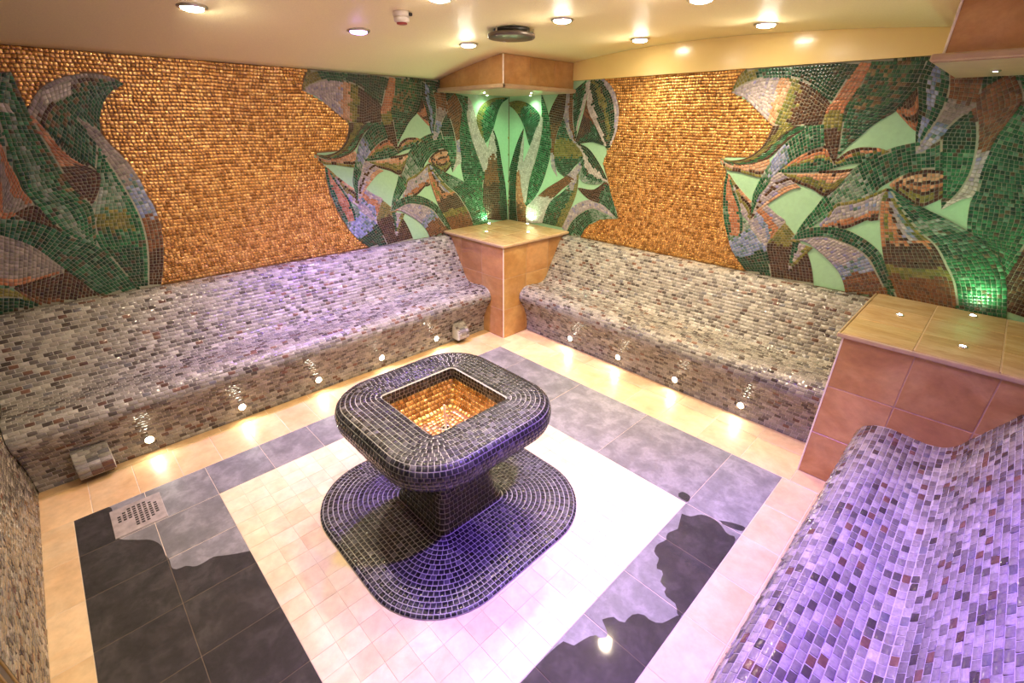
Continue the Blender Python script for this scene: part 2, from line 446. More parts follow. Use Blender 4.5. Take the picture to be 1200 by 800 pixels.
# ------------------------------------------------------------------ tiled pedestals
def stone_piece(name, lo, hi, mat, parent, bev=.002, tint=.09):
    o = box(name, lo, hi, mat, parent, bev)
    f = random.uniform(1-tint, 1+tint); o.color = (f, f*random.uniform(.96, 1.03), f*random.uniform(.94, 1.04), 1); return o
def pedestal(x0, x1, y0, y1, faces, label, loc):
    t = empty('corner_pedestal', loc, label, 'pedestal', 'stone corner pedestals')
    g, th = .0045, .009
    box('core', (x0+(.0022 if '-x' in faces else 0), y0+.0022, 0), (x1-.0022 if '+x' in faces else x1, y1, .9025), M_GROUT_STONE, t)
    zs = [(0.0, .285), (.285, .585), (.585, .878)]
    if 'y' in faces:
        # start the joints at the free corner
        c = x1 if '+x' in faces else x0; sgn = -1 if '+x' in faces else 1; edges = [c]
        while abs(edges[-1]-c) < (x1-x0)-.301: edges.append(edges[-1]+sgn*.3)
        edges.append(x0 if sgn < 0 else x1)
        for p, q in zip(edges[:-1], edges[1:]):
            for z0, z1 in zs: stone_piece('facing_tile', (min(p, q)+g/2, y0, z0+g/2), (max(p, q)-g/2, y0+th, z1-g/2), M_TERRA, t)
    for f, X in (('+x', x1), ('-x', x0)):
        if f not in faces: continue
        edges = [y0+.01]
        while y1-edges[-1] > .301: edges.append(edges[0]+.3*len(edges)-.01)
        edges.append(y1)
        for p, q in zip(edges[:-1], edges[1:]):
            for z0, z1 in zs:
                lo, hi = (X-th, X) if f == '+x' else (X, X+th)
                stone_piece('facing_tile', (lo, p+g/2, z0+g/2), (hi, q-g/2, z1-g/2), M_TERRA, t)
        box('edge_trim', (X-.006 if f == '+x' else X-.002, y0-.002, 0), (X+.002 if f == '+x' else X+.006, y0+.006, .88), M_TRIM, t, .001)
    # top slabs with a rounded nosing
    ov = .014
    X0, X1, Y0 = x0-(ov if '-x' in faces else 0), x1+(ov if '+x' in faces else 0), y0-ov
    ex = [X0+.3*i for i in range(int((X1-X0)/.3)+1)]; ex = [e for e in ex if X1-e > .08]+[X1]
    if '+x' in faces: ex = [X0+X1-e for e in ex][::-1]
    ey = [Y0+.3*i for i in range(int((y1-Y0)/.3)+1)]; ey = [e for e in ey if y1-e > .08]+[y1]
    for p, q in zip(ex[:-1], ex[1:]):
        for r, s in zip(ey[:-1], ey[1:]): stone_piece('top_tile', (p+g/2, r+g/2, .882), (q-g/2, s-g/2, .905), M_TOPSTONE, t, .003)
    def nose(lo, hi): box('nosing', lo, hi, M_LIP, t, .006, 2)
    nose((X0-(.008 if '-x' in faces else 0), Y0-.012, .880), (X1+(.008 if '+x' in faces else 0), Y0-.001, .9045))
    if '+x' in faces: nose((X1+.001, Y0-.012, .880), (X1+.012, y1, .9045))
    if '-x' in faces: nose((X0-.012, Y0-.012, .880), (X0-.001, y1, .9045))
    return t
pedestal(WX+.0135, PX, PY, WY-.0135, ('y', '+x'), 'square stone pedestal in the green lit corner between two benches', ((WX+PX)/2, (WY+PY)/2, 0))
pedestal(QX, WN-.004, PY, WY-.0135, ('y', '-x'), 'broad terracotta tiled pedestal at the end of the purple lit bench', ((WN+QX)/2, (WY+PY)/2, 0))

# ------------------------------------------------------------------ canopies over the pedestals
def canopy(x0, x1, y0, y1, zb, side, label, loc):
    t = empty('corner_canopy', loc, label, 'canopy', 'stone clad corner canopies')
    lip, th, g = .034, .009, .0025
    fx = x1-lip if side == '+x' else x0+lip; fy = y0+lip
    xa, xb = (x0, fx) if side == '+x' else (fx, x1)
    # underside board and moulded lip
    box('soffit_board', (x0+.012 if side != '+x' else x0, y0+.012, zb), (x1-.012 if side == '+x' else x1, y1, zb+.02), M_LIP, t)
    box('lip', (x0, y0, zb+.004), (x1, y0+.03, zb+.032), M_LIP, t, .008, 3)
    X = x1 if side == '+x' else x0
    box('lip', (min(X, X-.03 if side == '+x' else X+.03), y0, zb+.004), (max(X, X-.03 if side == '+x' else X+.03), y1, zb+.032), M_LIP, t, .008, 3)
    zl = zb+.03
    prism('core', [(xa+.006, zl-.02)]+[(xb-.006, zl-.02)]+[(float(x), arch(float(x))-.0004) for x in np.linspace(xb-.006, xa+.006, 14)],
          lambda a, b, s: (a, s, b), fy+.003, y1, M_GROUT_STONE, t)
    # fascia tiles facing the room; their tops follow the vault
    ed = [xb-.3*i for i in range(8) if xb-.3*i > xa+.05]+[xa] if side == '+x' else [xa+.3*i for i in range(8) if xa+.3*i < xb-.05]+[xb]
    for p, q in zip(ed[:-1], ed[1:]):
        p, q = min(p, q)+g/2, max(p, q)-g/2
        o = prism('fascia_tile', [(p, zl), (q, zl)]+[(float(x), arch(float(x))-.001) for x in np.linspace(q, p, 6)], lambda a, b, s: (a, s, b), fy, fy+th, M_TERRA, t)
        f = random.uniform(.95, 1.1); o.color = (f, f, f, 1)
    ed = [fy+.3*i for i in range(8) if fy+.3*i < y1-.05]+[y1]
    for p, q in zip(ed[:-1], ed[1:]):
        lo, hi = (fx-th, fx) if side == '+x' else (fx, fx+th)
        o = stone_piece('fascia_tile', (lo, p+g/2+(.009 if p == fy else 0), zl), (hi, q-g/2, arch(fx)-.003), M_TERRA, t)
    box('edge_trim', (fx-.006 if side == '+x' else fx-.003, fy-.003, zl), (fx+.003 if side == '+x' else fx+.006, fy+.006, arch(fx)-.004), M_TRIM, t, .001)
    return t
canopy(WX, PX, PY, WY, 2.122, '+x', 'small stone clad canopy with downlights above the green corner', ((WX+PX)/2, (WY+PY)/2, 2.122))
canopy(-.382, WN, 2.745, WY, 2.107, '-x', 'broad stone clad canopy above the broad terracotta pedestal', ((WN-.38)/2, (WY+PY)/2, 2.107))

# ------------------------------------------------------------------ basin
NS, NA = 10, 10
def ring_pts(h, r, z, c=CB, ns=NS, na=NA):
    r = min(r, h*.999); out = []
    for k in range(4):
        a0 = k*math.pi/2; u = np.array([math.cos(a0), math.sin(a0)]); v = np.array([-u[1], u[0]])
        for i in range(ns): out.append(u*h+v*(-(h-r)+2*(h-r)*i/ns))
        cc_ = u*(h-r)+v*(h-r)
        for i in range(na):
            a = math.pi/2*i/na; out.append(cc_+(u*math.cos(a)+v*math.sin(a))*r)
    out = np.array(out)
    return np.column_stack([out[:, 0]+c[0], out[:, 1]+c[1], np.full(len(out), z)])
def loft(name, prof, mat, parent, cap0=False, cap1=False, smooth=False):
    rings = [ring_pts(h, r, z) for h, r, z in prof]; n = len(rings[0])
    V = np.vstack(rings); F = []
    for j in range(len(prof)-1):
        for i in range(n): F.append([j*n+i, j*n+(i+1) % n, (j+1)*n+(i+1) % n, (j+1)*n+i])
    if cap0: F.append(list(range(n))[::-1])
    if cap1: F.append([(len(prof)-1)*n+i for i in range(n)])
    bm = bmesh.new(); me = mesh_np(name, V, F, None); bm.from_mesh(me); bpy.data.meshes.remove(me)
    return obj_bm(name, bm, mat, parent, smooth)
def ring_tiles(prof, pitch, tpitch, gap=.0016):
    """prof [(h,r,z)] walked with the outside on its left; returns quads and normals of courses along it"""
    P = np.array(prof, float); L = np.r_[0, np.cumsum(np.linalg.norm(np.diff(P[:, [0, 2]], axis=0), axis=1))]
    n = max(1, round(L[-1]/pitch)); Q, N = [], []
    for i in range(n):
        e = [np.interp(L[-1]*(i+k)/n, L, P[:, j]) for k in (0, .5, 1) for j in range(3)]
        h0, r0, z0, hm, rm, zm, h1, r1, z1 = e
        dl = math.hypot(h1-h0, z1-z0)
        if dl < 1e-5: continue
        dh, dz = (h1-h0)/dl, (z1-z0)/dl; half = dl/2-gap
        ring = ring_pts(hm, max(rm, .002), zm, (0, 0), 14, 14)[:, :2]
        ring = np.vstack([ring, ring[:1]])
        l = np.r_[0, np.cumsum(np.linalg.norm(np.diff(ring, axis=0), axis=1))]
        m = max(8, round(l[-1]/tpitch)); off = rng.uniform(0, 1)
        def pt(s):
            s = s % l[-1]; return np.array([np.interp(s, l, ring[:, 0]), np.interp(s, l, ring[:, 1])])
        for k in range(m):
            s0 = l[-1]*(k+off)/m+gap; s1 = l[-1]*(k+1+off)/m-gap
            p0, p1 = pt(s0), pt(s1)
            t = p1-p0; t = t/(np.linalg.norm(t)+1e-9); nrm = np.array([t[1], -t[0]])
            if np.dot(nrm, (p0+p1)/2) < 0: nrm = -nrm
            q = []
            for p, sg in ((p0, -1), (p1, -1), (p1, 1), (p0, 1)):
                w = p+nrm*dh*half*sg; q.append((w[0]+CB[0], w[1]+CB[1], zm+dz*half*sg))
            q = np.array(q); No = np.array([-dz*nrm[0], -dz*nrm[1], dh])
            if np.dot(np.cross(q[1]-q[0], q[3]-q[0]), No) < 0: q = q[::-1]
            Q.append(q); N.append(No)
    return Q, N
BLK = [(50, (.016, .016, .020)), (25, (.030, .030, .036)), (15, (.05, .048, .055)), (6, (.09, .085, .10)), (4, (.010, .010, .012))]
GOLDP = [(40, (.78, .44, .14)), (25, (.92, .57, .21)), (20, (.60, .32, .095)), (15, (.45, .22, .06))]
basin = empty('tiled_basin', (*CB, 0), 'black mosaic pedestal basin with a gold lined square bowl', 'basin')
rr = lambda h: .02+.24*(h-.222)/(.445-.222)
rim_prof = [(.222, .02, .585), (.222, .02, .655), (.245, rr(.245), .656), (.30, rr(.30), .657), (.36, rr(.36), .656), (.405, rr(.405), .652), (.430, rr(.43), .642), (.444, .255, .622), (.449, .26, .595), (.446, .258, .560),
            (.436, .25, .532), (.405, .235, .508), (.34, .20, .482), (.27, .15, .455), (.20, .08, .432)]
rim_prof = [tuple(p) for p in crom(rim_prof[2:], 40)]; rim_prof = [(.222, .02, .585), (.222, .02, .650)]+rim_prof
bowl = loft('bowl', rim_prof, M_GROUT_BLACK, basin)
Q, N = ring_tiles([(.2225, .021, .588), (.2225, .021, .652)], .021, .0245); Q2, N2 = ring_tiles([(.228, .03, .656)]+rim_prof[3:], .0245, .0245)
Q, N = Q+Q2, N+N2
lay(bowl, Q, N, .0028, .0015, M_BLACK, pal(BLK, len(Q)), 300, 'tile', 'tiles', .02)
well_prof = [(.012, .004, .470), (.13, .03, .468), (.15, .03, .476), (.205, .03, .555), (.222, .02, .588)]
well = loft('gold_well', well_prof, M_GROUT_BROWN, basin, cap0=True)
Q, N = ring_tiles(well_prof, .024, .024)
lay(well, Q, N, .0026, .0014, M_GOLD, pal(GOLDP, len(Q)), 0, 'tile', 'gold_tiles', .06)
stem_prof = [tuple(p) for p in crom([(.205, .06, .428), (.178, .05, .36), (.165, .045, .28), (.168, .045, .19), (.182, .045, .11), (.205, .05, .055), (.217, .05, .028)], 16)]
stem = loft('stem', stem_prof, M_GROUT_BLACK, basin)
Q, N = ring_tiles(stem_prof, .026, .026)
lay(stem, Q, N, .0026, .0014, M_BLACK, pal([(5, (.02, .018, .015)), (3, (.035, .028, .02))], len(Q)), 0, 'tile', 'tiles', .015)
base_prof = [(.21, .05, .030), (.30, .12, .0275), (.42, .22, .024), (.54, .32, .019), (.585, .36, .015), (.60, .375, .006), (.601, .376, 0)]
plinth = loft('plinth', base_prof, M_GROUT_BLACK, basin, cap0=True)
Q, N = ring_tiles([(.222, .06, .0295)]+base_prof[1:5], .0245, .0245)
Q2, N2 = ring_tiles(base_prof[4:6], .018, .0245)
Q, N = Q+Q2, N+N2
lay(plinth, Q, N, .0026, .0014, M_BLACK, pal(BLK, len(Q)), 300, 'tile', 'tiles', .02)
lathe('waste_ring', [(.012, 0), (.026, 0), (.028, .004), (.024, .007), (.014, .006), (.012, 0)], (*CB, .471), M_CHROME, basin, 24)
lathe('spout', [(.006, 0), (.006, .135), (.004, .14), (0.0, .14)], (*CB, .471), M_TRIM, basin, 12)

# ------------------------------------------------------------------ tiled boxes at the foot of the long bench
def vent_box(y0, y1, label):
    BV = BX+.004
    t = empty('tiled_vent_box', (BV, (y0+y1)/2, 0), label, 'vent box', 'tiled boxes at the bench foot')
    prof = [(.030, .195), (.045, .185), (.115, .115), (.118, .055), (.10, .042), (.004, .042), (.008, .10), (.018, .155)]
    prism('hood', [(BV+a, b) for a, b in prof], lambda a, b, s: (a, s, b), y0, y1, M_GROUT_BENCH, t)
    Q, N = [], []
    segs = [((.031, .1945), (.045, .185)), ((.045, .185), (.115, .115)), ((.115, .115), (.118, .055))]
    for (d0, z0), (d1, z1) in segs:
        L = math.hypot(d1-d0, z1-z0); n = max(1, round(L/.0255)); td, tz = (d1-d0)/L, (z1-z0)/L
        for i in range(n):
            m = max(2, round((y1-y0)/.05)); sh = .5 if (i+len(Q)) % 2 else 0
            for k in range(-1, m+1):
                e0, e1 = y0+(y1-y0)*(k+sh)/m, y0+(y1-y0)*(k+1+sh)/m
                e0, e1 = max(e0, y0)+.001, min(e1, y1)-.001
                if e1-e0 < .008: continue
                A, B = L*i/n+.001, L*(i+1)/n-.001
                pt = lambda a, y: np.array([BV+d0+td*a, y, z0+tz*a])
                q = np.array([pt(A, e0), pt(A, e1), pt(B, e1), pt(B, e0)]); No = np.array([-tz, 0, td])
                if np.dot(np.cross(q[1]-q[0], q[3]-q[0]), No) < 0: q = q[::-1]
                Q.append(q); N.append(No)
    lay(t, Q, N, .003, .0015, M_GLASS, pal(BENCHPAL, len(Q)), len(Q), 'tile', 'tiles', .03)
    bm = bmesh.new(); bbox(bm, (BV+.006, y0+.012, .03), (BV+.09, y1-.012, .045)); obj_bm('grille', bm, M_DARKMETAL, t)
vent_box(-.325, -.165, 'grey tiled box on the long bench near the slate floor drain')
vent_box(2.36, 2.48, 'grey tiled box on the long bench near the square stone pedestal')

# ------------------------------------------------------------------ floor drain
dx0, dx1, dy0, dy1 = -2.775, -2.535, -.25, -.03
t = empty('floor_drain', ((dx0+dx1)/2, (dy0+dy1)/2, 0), 'beige stone floor drain with a round patch of slots', 'drain')
M_DRAIN = plain('drain_stone', (.34, .29, .26), .6, nscale=18, amt=.25, bs=.4)
box('plate', (dx0, dy0, -.004), (dx1, dy1, .004), M_DRAIN, t, .002)
for i in range(9):
    for j in range(8):
        ox, oy = -.08+.02*i, -.077+.022*j
        if math.hypot(ox, oy) > .088 or (ox > .02 and oy < -.03): continue
        c = ((dx0+dx1)/2+ox, (dy0+dy1)/2+oy)
        box('slot', (c[0]-.006, c[1]-.007, .0005), (c[0]+.006, c[1]+.007, .0046), M_DARKMETAL, t)

# ------------------------------------------------------------------ water films on the slate
m, nt, b = mat_new('water_film'); nt.nodes.remove(b)
fr = node(nt, 'ShaderNodeFresnel'); fr.inputs[0].default_value = 1.36
tr = node(nt, 'ShaderNodeBsdfTransparent'); tr.inputs[0].default_value = (.70, .69, .68, 1)
gl = node(nt, 'ShaderNodeBsdfGlossy'); gl.inputs['Roughness'].default_value = .06
nz = noise(nt, 14, 3, .5, wpos(nt)); bp_ = node(nt, 'ShaderNodeBump'); bp_.inputs['Strength'].default_value = .12; bp_.inputs['Distance'].default_value = .002
nt.links.new(nz.outputs['Fac'], bp_.inputs['Height']); nt.links.new(bp_.outputs[0], gl.inputs['Normal'])
mx = node(nt, 'ShaderNodeMixShader'); gm = node(nt, 'ShaderNodeNewGeometry'); mm = node(nt, 'ShaderNodeMath', operation='SUBTRACT', use_clamp=True); nt.links.new(fr.outputs[0], mm.inputs[0]); nt.links.new(gm.outputs['Backfacing'], mm.inputs[1]); nt.links.new(mm.outputs[0], mx.inputs[0]); nt.links.new(tr.outputs[0], mx.inputs[1]); nt.links.new(gl.outputs[0], mx.inputs[2])
nt.links.new(mx.outputs[0], nt.nodes['Material Output'].inputs[0]); M_WATER = m
def puddle(pts, s, o, label, clamp, more=()):
    P = list(more)+[on((o[0]+a/s, o[1]+c/s), 'z', 0)[:2] for a, c in pts]
    P = [(min(max(p[0], clamp[0]), clamp[1]), min(max(p[1], clamp[2]), clamp[3])) for p in P]
    P = [tuple(p) for p in crom(P[len(more):], 70)]
    P = [(min(max(p[0], clamp[0]), clamp[1]), min(max(p[1], clamp[2]), clamp[3])) for p in list(more)+P]
    q = prism('puddle', P, lambda a, c, t: (a, c, t), .0003, .0012, M_WATER); tag(q, label, 'puddle'); return q
puddle([(210, 328), (250, 312), (322, 285), (330, 330), (345, 375), (400, 381), (440, 381), (470, 395), (485, 425), (497, 440), (503, 462), (520, 467), (545, 457), (572, 459), (600, 446), (625, 431), (655, 427),
        (690, 422), (735, 412)], 2.5, (0, 480), 'wide wet film darkening the slate tiles around the floor drain', (a2+.002, a5, b5+.002, b4-.002), ((-.9, b4-.002), (-.9, b5+.002), (a2+.002, b5+.002)))
cl = (a4+.002, a5-.002, b4, b3+.05)
puddle([(612, 190), (645, 200), (680, 193), (720, 205), (750, 228), (775, 262), (800, 300), (625, 550), (590, 515), (550, 480), (556, 455), (535, 440), (545, 400), (520, 385), (530, 350), (512, 330), (525, 300), (555, 285), (560, 262), (598, 245)],
       3.078, (600, 540), 'dark wet patch on the narrow slate strip near the purple bench end', cl)
puddle([(325, 572), (365, 562), (400, 585), (430, 556), (470, 552), (500, 575), (540, 585), (620, 575), (420, 860), (0, 880), (60, 770), (182, 652), (215, 668), (265, 640), (300, 628), (335, 650), (345, 620)],
       3.078, (600, 540), 'dark wet patch with a bright lamp reflection on the narrow slate strip', (a4+.002, a5-.002, b4, b3))
puddle([(748, 214), (790, 222), (838, 238), (830, 252), (795, 243), (760, 228)], 3.078, (600, 540), 'small thin wet streak beside the joint of the slate corner tile', (a4-.3, a5-.002, b4, b2))
puddle([(600, 117), (618, 112), (642, 128), (635, 147), (615, 138), (600, 128)], 3.078, (600, 540), 'small wet spot at the inner corner of the slate frame', (a4-.3, a5, b3+.004, b2))

# ------------------------------------------------------------------ lamps
def aim(o, d): o.rotation_euler = Vector(d).to_track_quat('-Z', 'Y').to_euler()
def spot(name, loc, d, energy, col, size, blend, rad, parent):
    l = bpy.data.lights.new(name, 'SPOT'); l.energy = energy; l.color = col; l.spot_size = math.radians(size); l.spot_blend = blend; l.shadow_soft_size = rad
    o = bpy.data.objects.new(name, l); link(o, parent)
    o.location = Vector(loc)-Vector(parent.location); aim(o, d); return o
def downlight(x, y, purple=False, label=None, energy=None, size=130, aimd=(0, 0, -1), col=None):
    z = arch(x)
    t = empty('ceiling_downlight', (x, y, z), label or ('round purple recessed downlight in the vaulted ceiling' if purple else 'round warm white recessed downlight in the vaulted ceiling'), 'downlight',
              None if label else ('purple ceiling downlights' if purple else 'white ceiling downlights'))
    lathe('bezel', [(.048, -.004), (.058, -.008), (.066, -.005), (.067, .008), (.048, .008)], (x, y, z), M_RING, t, 28)
    lathe('lens', [(.048, .004), (.048, -.011), (.03, -.017), (0, -.018)], (x, y, z), M_LENS_P if purple else M_LENS_W, t, 24)
    spot('lamp', (x, y, z-.03), aimd, energy or (E_PURPLE if purple else E_WHITE), PURPLE if purple else WHITE, size, .8, .035, t)
for p, lab in (((225, 8), 'white downlight in the vault nearest the hooked green leaf mural'), ((549, 52), 'white downlight between the gold wall and the round disc vent'),
               ((659, 23), 'white downlight beside the round disc vent on its room side'), ((750, 46), 'white downlight beside the yellow band near the small canopy'),
               ((898, 28), 'white downlight beside the yellow band near the broad canopy'), ((822, -2), 'white downlight one step inward from the one nearest the broad canopy'),
               ((515, -3), 'white downlight beside the smoke detector toward the basin')):
    w = ceil_px(p); downlight(float(w[0]), float(w[1]), False, lab)
w = ceil_px((420, 36)); downlight(float(w[0]), float(w[1]), True, 'purple downlight over the long bench beside the smoke detector', 150, 100)
for x, y, e in ((-2.1, .75, .8), (-1.27, 1.62, .8), (-1.27, .8, .6), (-1.27, 0, .55)): downlight(x, y, energy=E_WHITE*e)
downlight(-.36, 1.30, True, 'purple downlight over the bench beside the broad terracotta pedestal', 270, 104, (.2, -.02, -1))
def disc_light(name, loc, nrm, label, group, cat, lens, col, energy, size, d=None, r=.02):
    t = empty(name, loc, label, cat, group)
    ax = 'z' if nrm[2] else ('x' if nrm[0] else 'y'); s = nrm['xyz'.index(ax)]
    ring = [(r, -.004*s), (r, .004*s), (r*1.2, .006*s), (r*1.45, .003*s), (r*1.5, -.004*s)]
    lathe('bezel', ring, loc, M_RING, t, 24, axis=ax)
    lathe('lens', [(r, -.002*s), (r, .003*s), (r*.6, .006*s), (0, .007*s)], loc, lens, t, 20, axis=ax)
    spot('lamp', Vector(loc)+Vector(nrm)*.012, d or nrm, energy, col, size, .8, .012, t)
ORD = ('nearest', 'second from', 'third from', 'fourth from', 'fifth from')
for k, y in enumerate((2.185, 1.626, 1.086, .547, .019)):
    disc_light('step_light', (BX+.004, y, .088), (1, 0, 0), 'round step light in the long bench base, %s the square pedestal' % ORD[k], 'step lights of the long bench', 'step light', M_LENS_S, (1, .95, .72), E_STEP, 170, (1, 0, -.25))
for k, x in enumerate((-2.379, -1.859, -1.337, -.835)):
    disc_light('step_light', (x, BY-.004, .085), (0, -1, 0), 'round step light in the bench between pedestals, %s the square pedestal' % ORD[k], 'step lights between the pedestals', 'step light', M_LENS_S, (1, .95, .72), E_STEP, 170, (0, -1, -.25))
def in_frame(p): q = project(np.array(p)); return -10 < q[0] < 1210 and -10 < q[1] < 810
SQ = {(-.29, 0): 'against the long gold wall', (0, .29): 'against the wall under the yellow band', (0, -.29): 'toward the end of the long bench', (.29, 0): 'toward the bench between the pedestals'}
BR = {(-.29, 0): 'toward the bench between the pedestals', (0, .29): 'against the leaf mural', (0, -.29): 'toward the purple lit bench', (.29, 0): 'toward the wall beside the purple bench'}
for c, lab, where in (((-3.45, 3.31), 'the square pedestal', SQ), ((.09, 3.27), 'the broad pedestal', BR)):
    for (dx, dy), side in where.items():
        loc = (c[0]+dx, c[1]+dy, .906)
        if not in_frame(loc): continue
        wall = (dx < 0 and c[0] < -1) or dy > 0
        disc_light('uplight', loc, (0, 0, 1), 'tiny uplight in the top of %s, %s' % (lab, side), 'uplights in '+lab, 'uplight', M_LENS_S, GREENISH, E_NICHE*(1.0 if wall else .6), 150, None, .013)
for c, zc, lab, where in (((-3.43, 3.29), 2.122, 'the small canopy', SQ), ((.09, 3.27), 2.107, 'the broad canopy', BR)):
    for (dx, dy), side in where.items():
        loc = (c[0]+dx, c[1]+dy, zc-.001)
        if not in_frame(loc): continue
        disc_light('canopy_downlight', loc, (0, 0, -1), 'tiny downlight under %s, %s' % (lab, side), 'downlights under '+lab, 'downlight', M_LENS_S, GREENISH, E_NICHE*.8, 140, None, .013)

# ------------------------------------------------------------------ smoke detector and round ceiling vent
w = ceil_px((470, 14)); x, y = float(w[0]), float(w[1]); z = arch(x)
t = empty('smoke_detector', (x, y, z), 'white smoke detector with a red band on the ceiling', 'smoke detector')
lathe('base', [(.0, .006), (.042, .006), (.044, -.012), (.042, -.022), (.0, -.022)], (x, y, z), M_PLASTIC, t, 28)
lathe('head', [(.030, -.022), (.040, -.026), (.040, -.042), (.030, -.048), (0, -.048)], (x, y, z), M_PLASTIC, t, 28)
lathe('red_band', [(.0, -.047), (.028, -.047), (.027, -.054), (.02, -.056), (0, -.056)], (x, y, z), M_RED, t, 24)
box('clip', (x+.02, y+.02, z-.018), (x+.045, y+.04, z-.004), M_DARKMETAL, t, .002)
x, y = -2.46, 2.385; z = arch(x)
t = empty('round_ceiling_vent', (x, y, z), 'dark round disc vent hanging just below the ceiling', 'vent')
lathe('disc', [(0, -.022), (.142, -.022), (.149, -.026), (.149, -.042), (.144, -.047), (0, -.048)], (x, y, z), plain('vent_bronze', (.16, .13, .105), .35, .6), t, 48)
lathe('duct', [(0, -.02), (.115, -.02), (.115, .01), (0, .01)], (x, y, z), M_DARKMETAL, t, 32)
for k in range(3):
    a = math.radians(95+120*k-60)
    lathe('bolt', [(0, -.048), (.006, -.048), (.006, .0), (0, .0)], (x+.138*math.cos(a), y+.138*math.sin(a), z+.0), M_CHROME, t, 10)

# ------------------------------------------------------------------ framed glass door in the wall behind the camera
t = empty('door_1', ((DX0+DX1)/2, WF, 0), None, None); t['kind'] = 'structure'
M_STILE = plain('stile_grey', (.17, .145, .12), .35, .4)
m, nt, b = mat_new('door_glass'); b.inputs['Base Color'].default_value = (.03, .028, .025, 1); b.inputs['Roughness'].default_value = .05
yb = WF+.0005
def bars(name, o, w, dep, mat):
    x0, x1, zt = DX0+o, DX1-o, 2.05-o
    box(name, (x0, yb, .004), (x0+w, yb+dep, zt), mat, t, .001); box(name, (x1-w, yb, .004), (x1, yb+dep, zt), mat, t, .001)
    box(name, (x0+w, yb, zt-w), (x1-w, yb+dep, zt), mat, t, .001)
bars('gasket', 0, .018, .014, M_DARKMETAL); bars('brass_bead', .018, .014, .018, M_BRASS); bars('stile', .032, .044, .015, M_STILE); bars('brass_bead', .076, .013, .018, M_BRASS)
box('pane', (DX0+.089, yb, .004), (DX1-.089, yb+.008, 2.05-.089), m, t)
box('handle', (DX1-.16, yb+.03, .95), (DX1-.135, yb+.05, 1.25), M_CHROME, t, .006, 2)
for z in (.98, 1.22): box('handle_post', (DX1-.155, yb+.008, z-.008), (DX1-.14, yb+.032, z+.008), M_CHROME, t)

# ================================================================== MURALS
CROP = {'c1': ('R', 840, 70, 5), 'c2': ('R', 1020, 70, 5), 'c3': ('R', 840, 200, 5), 'c4': ('R', 1020, 220, 5), 'd': ('R', 590, 85, 4),
        'b3': ('B', 510, 95, 4.706), 'a5': ('L', 0, 70, 5), 'a6': ('L', 0, 220, 5)}
SHIFT = 3.12          # the corner panel of the left wall repeats the panel of the right wall
def trace(spec):
    out, key = [], None
    for tok in spec.split():
        if ',' not in tok: key = tok; continue
        a, b = map(float, tok.split(',')); w, ox, oy, s = CROP[key]; p = (ox+a/s, oy+b/s)
        if w == 'R': q = on(p, 'y', WY); out.append((q[0], q[2]))
        else:
            q = on(p, 'x', WX); out.append((q[1]-(SHIFT if w == 'B' else 0), q[2]))
    return out
G1 = [(40, (.014, .080, .036)), (24, (.026, .12, .055)), (20, (.008, .045, .020)), (8, (.10, .20, .13)), (8, (.085, .07, .035))]
PALS = {
 'green': G1,
 'dark': [(50, (.007, .040, .018)), (25, (.015, .07, .032)), (15, (.026, .048, .018)), (10, (.06, .04, .02))],
 'leafy': [(40, (.016, .105, .040)), (28, (.028, .155, .06)), (17, (.009, .06, .024)), (11, (.10, .23, .13)), (4, (.075, .06, .03))],
 'sage': [(40, (.10, .19, .12)), (25, (.18, .26, .19)), (20, (.05, .14, .07)), (15, (.26, .30, .26))],
 'fleck': [(35, (.02, .09, .035)), (20, (.14, .085, .035)), (20, (.05, .12, .05)), (15, (.22, .15, .07)), (10, (.008, .05, .02))],
 'brown': [(50, (.055, .026, .014)), (30, (.085, .040, .020)), (20, (.035, .018, .010))],
 'rust': [(45, (.20, .085, .035)), (30, (.15, .062, .026)), (25, (.11, .055, .028))],
 'orange': [(50, (.42, .17, .080)), (30, (.34, .13, .06)), (20, (.48, .24, .13))],
 'peach': [(50, (.52, .29, .17)), (30, (.45, .23, .12)), (20, (.55, .36, .24))],
 'olive': [(50, (.17, .155, .035)), (30, (.22, .19, .05)), (20, (.10, .12, .03))],
 'lilac': [(50, (.36, .31, .33)), (30, (.43, .37, .36)), (15, (.28, .25, .32)), (5, (.24, .22, .38))],
 'grey': [(50, (.26, .22, .20)), (30, (.32, .27, .24)), (20, (.20, .17, .16))],
 'blue': [(40, (.20, .24, .40)), (30, (.30, .33, .46)), (20, (.13, .20, .26)), (10, (.10, .17, .13))],
 'pale': [(50, (.50, .45, .40)), (50, (.44, .40, .36))],
}
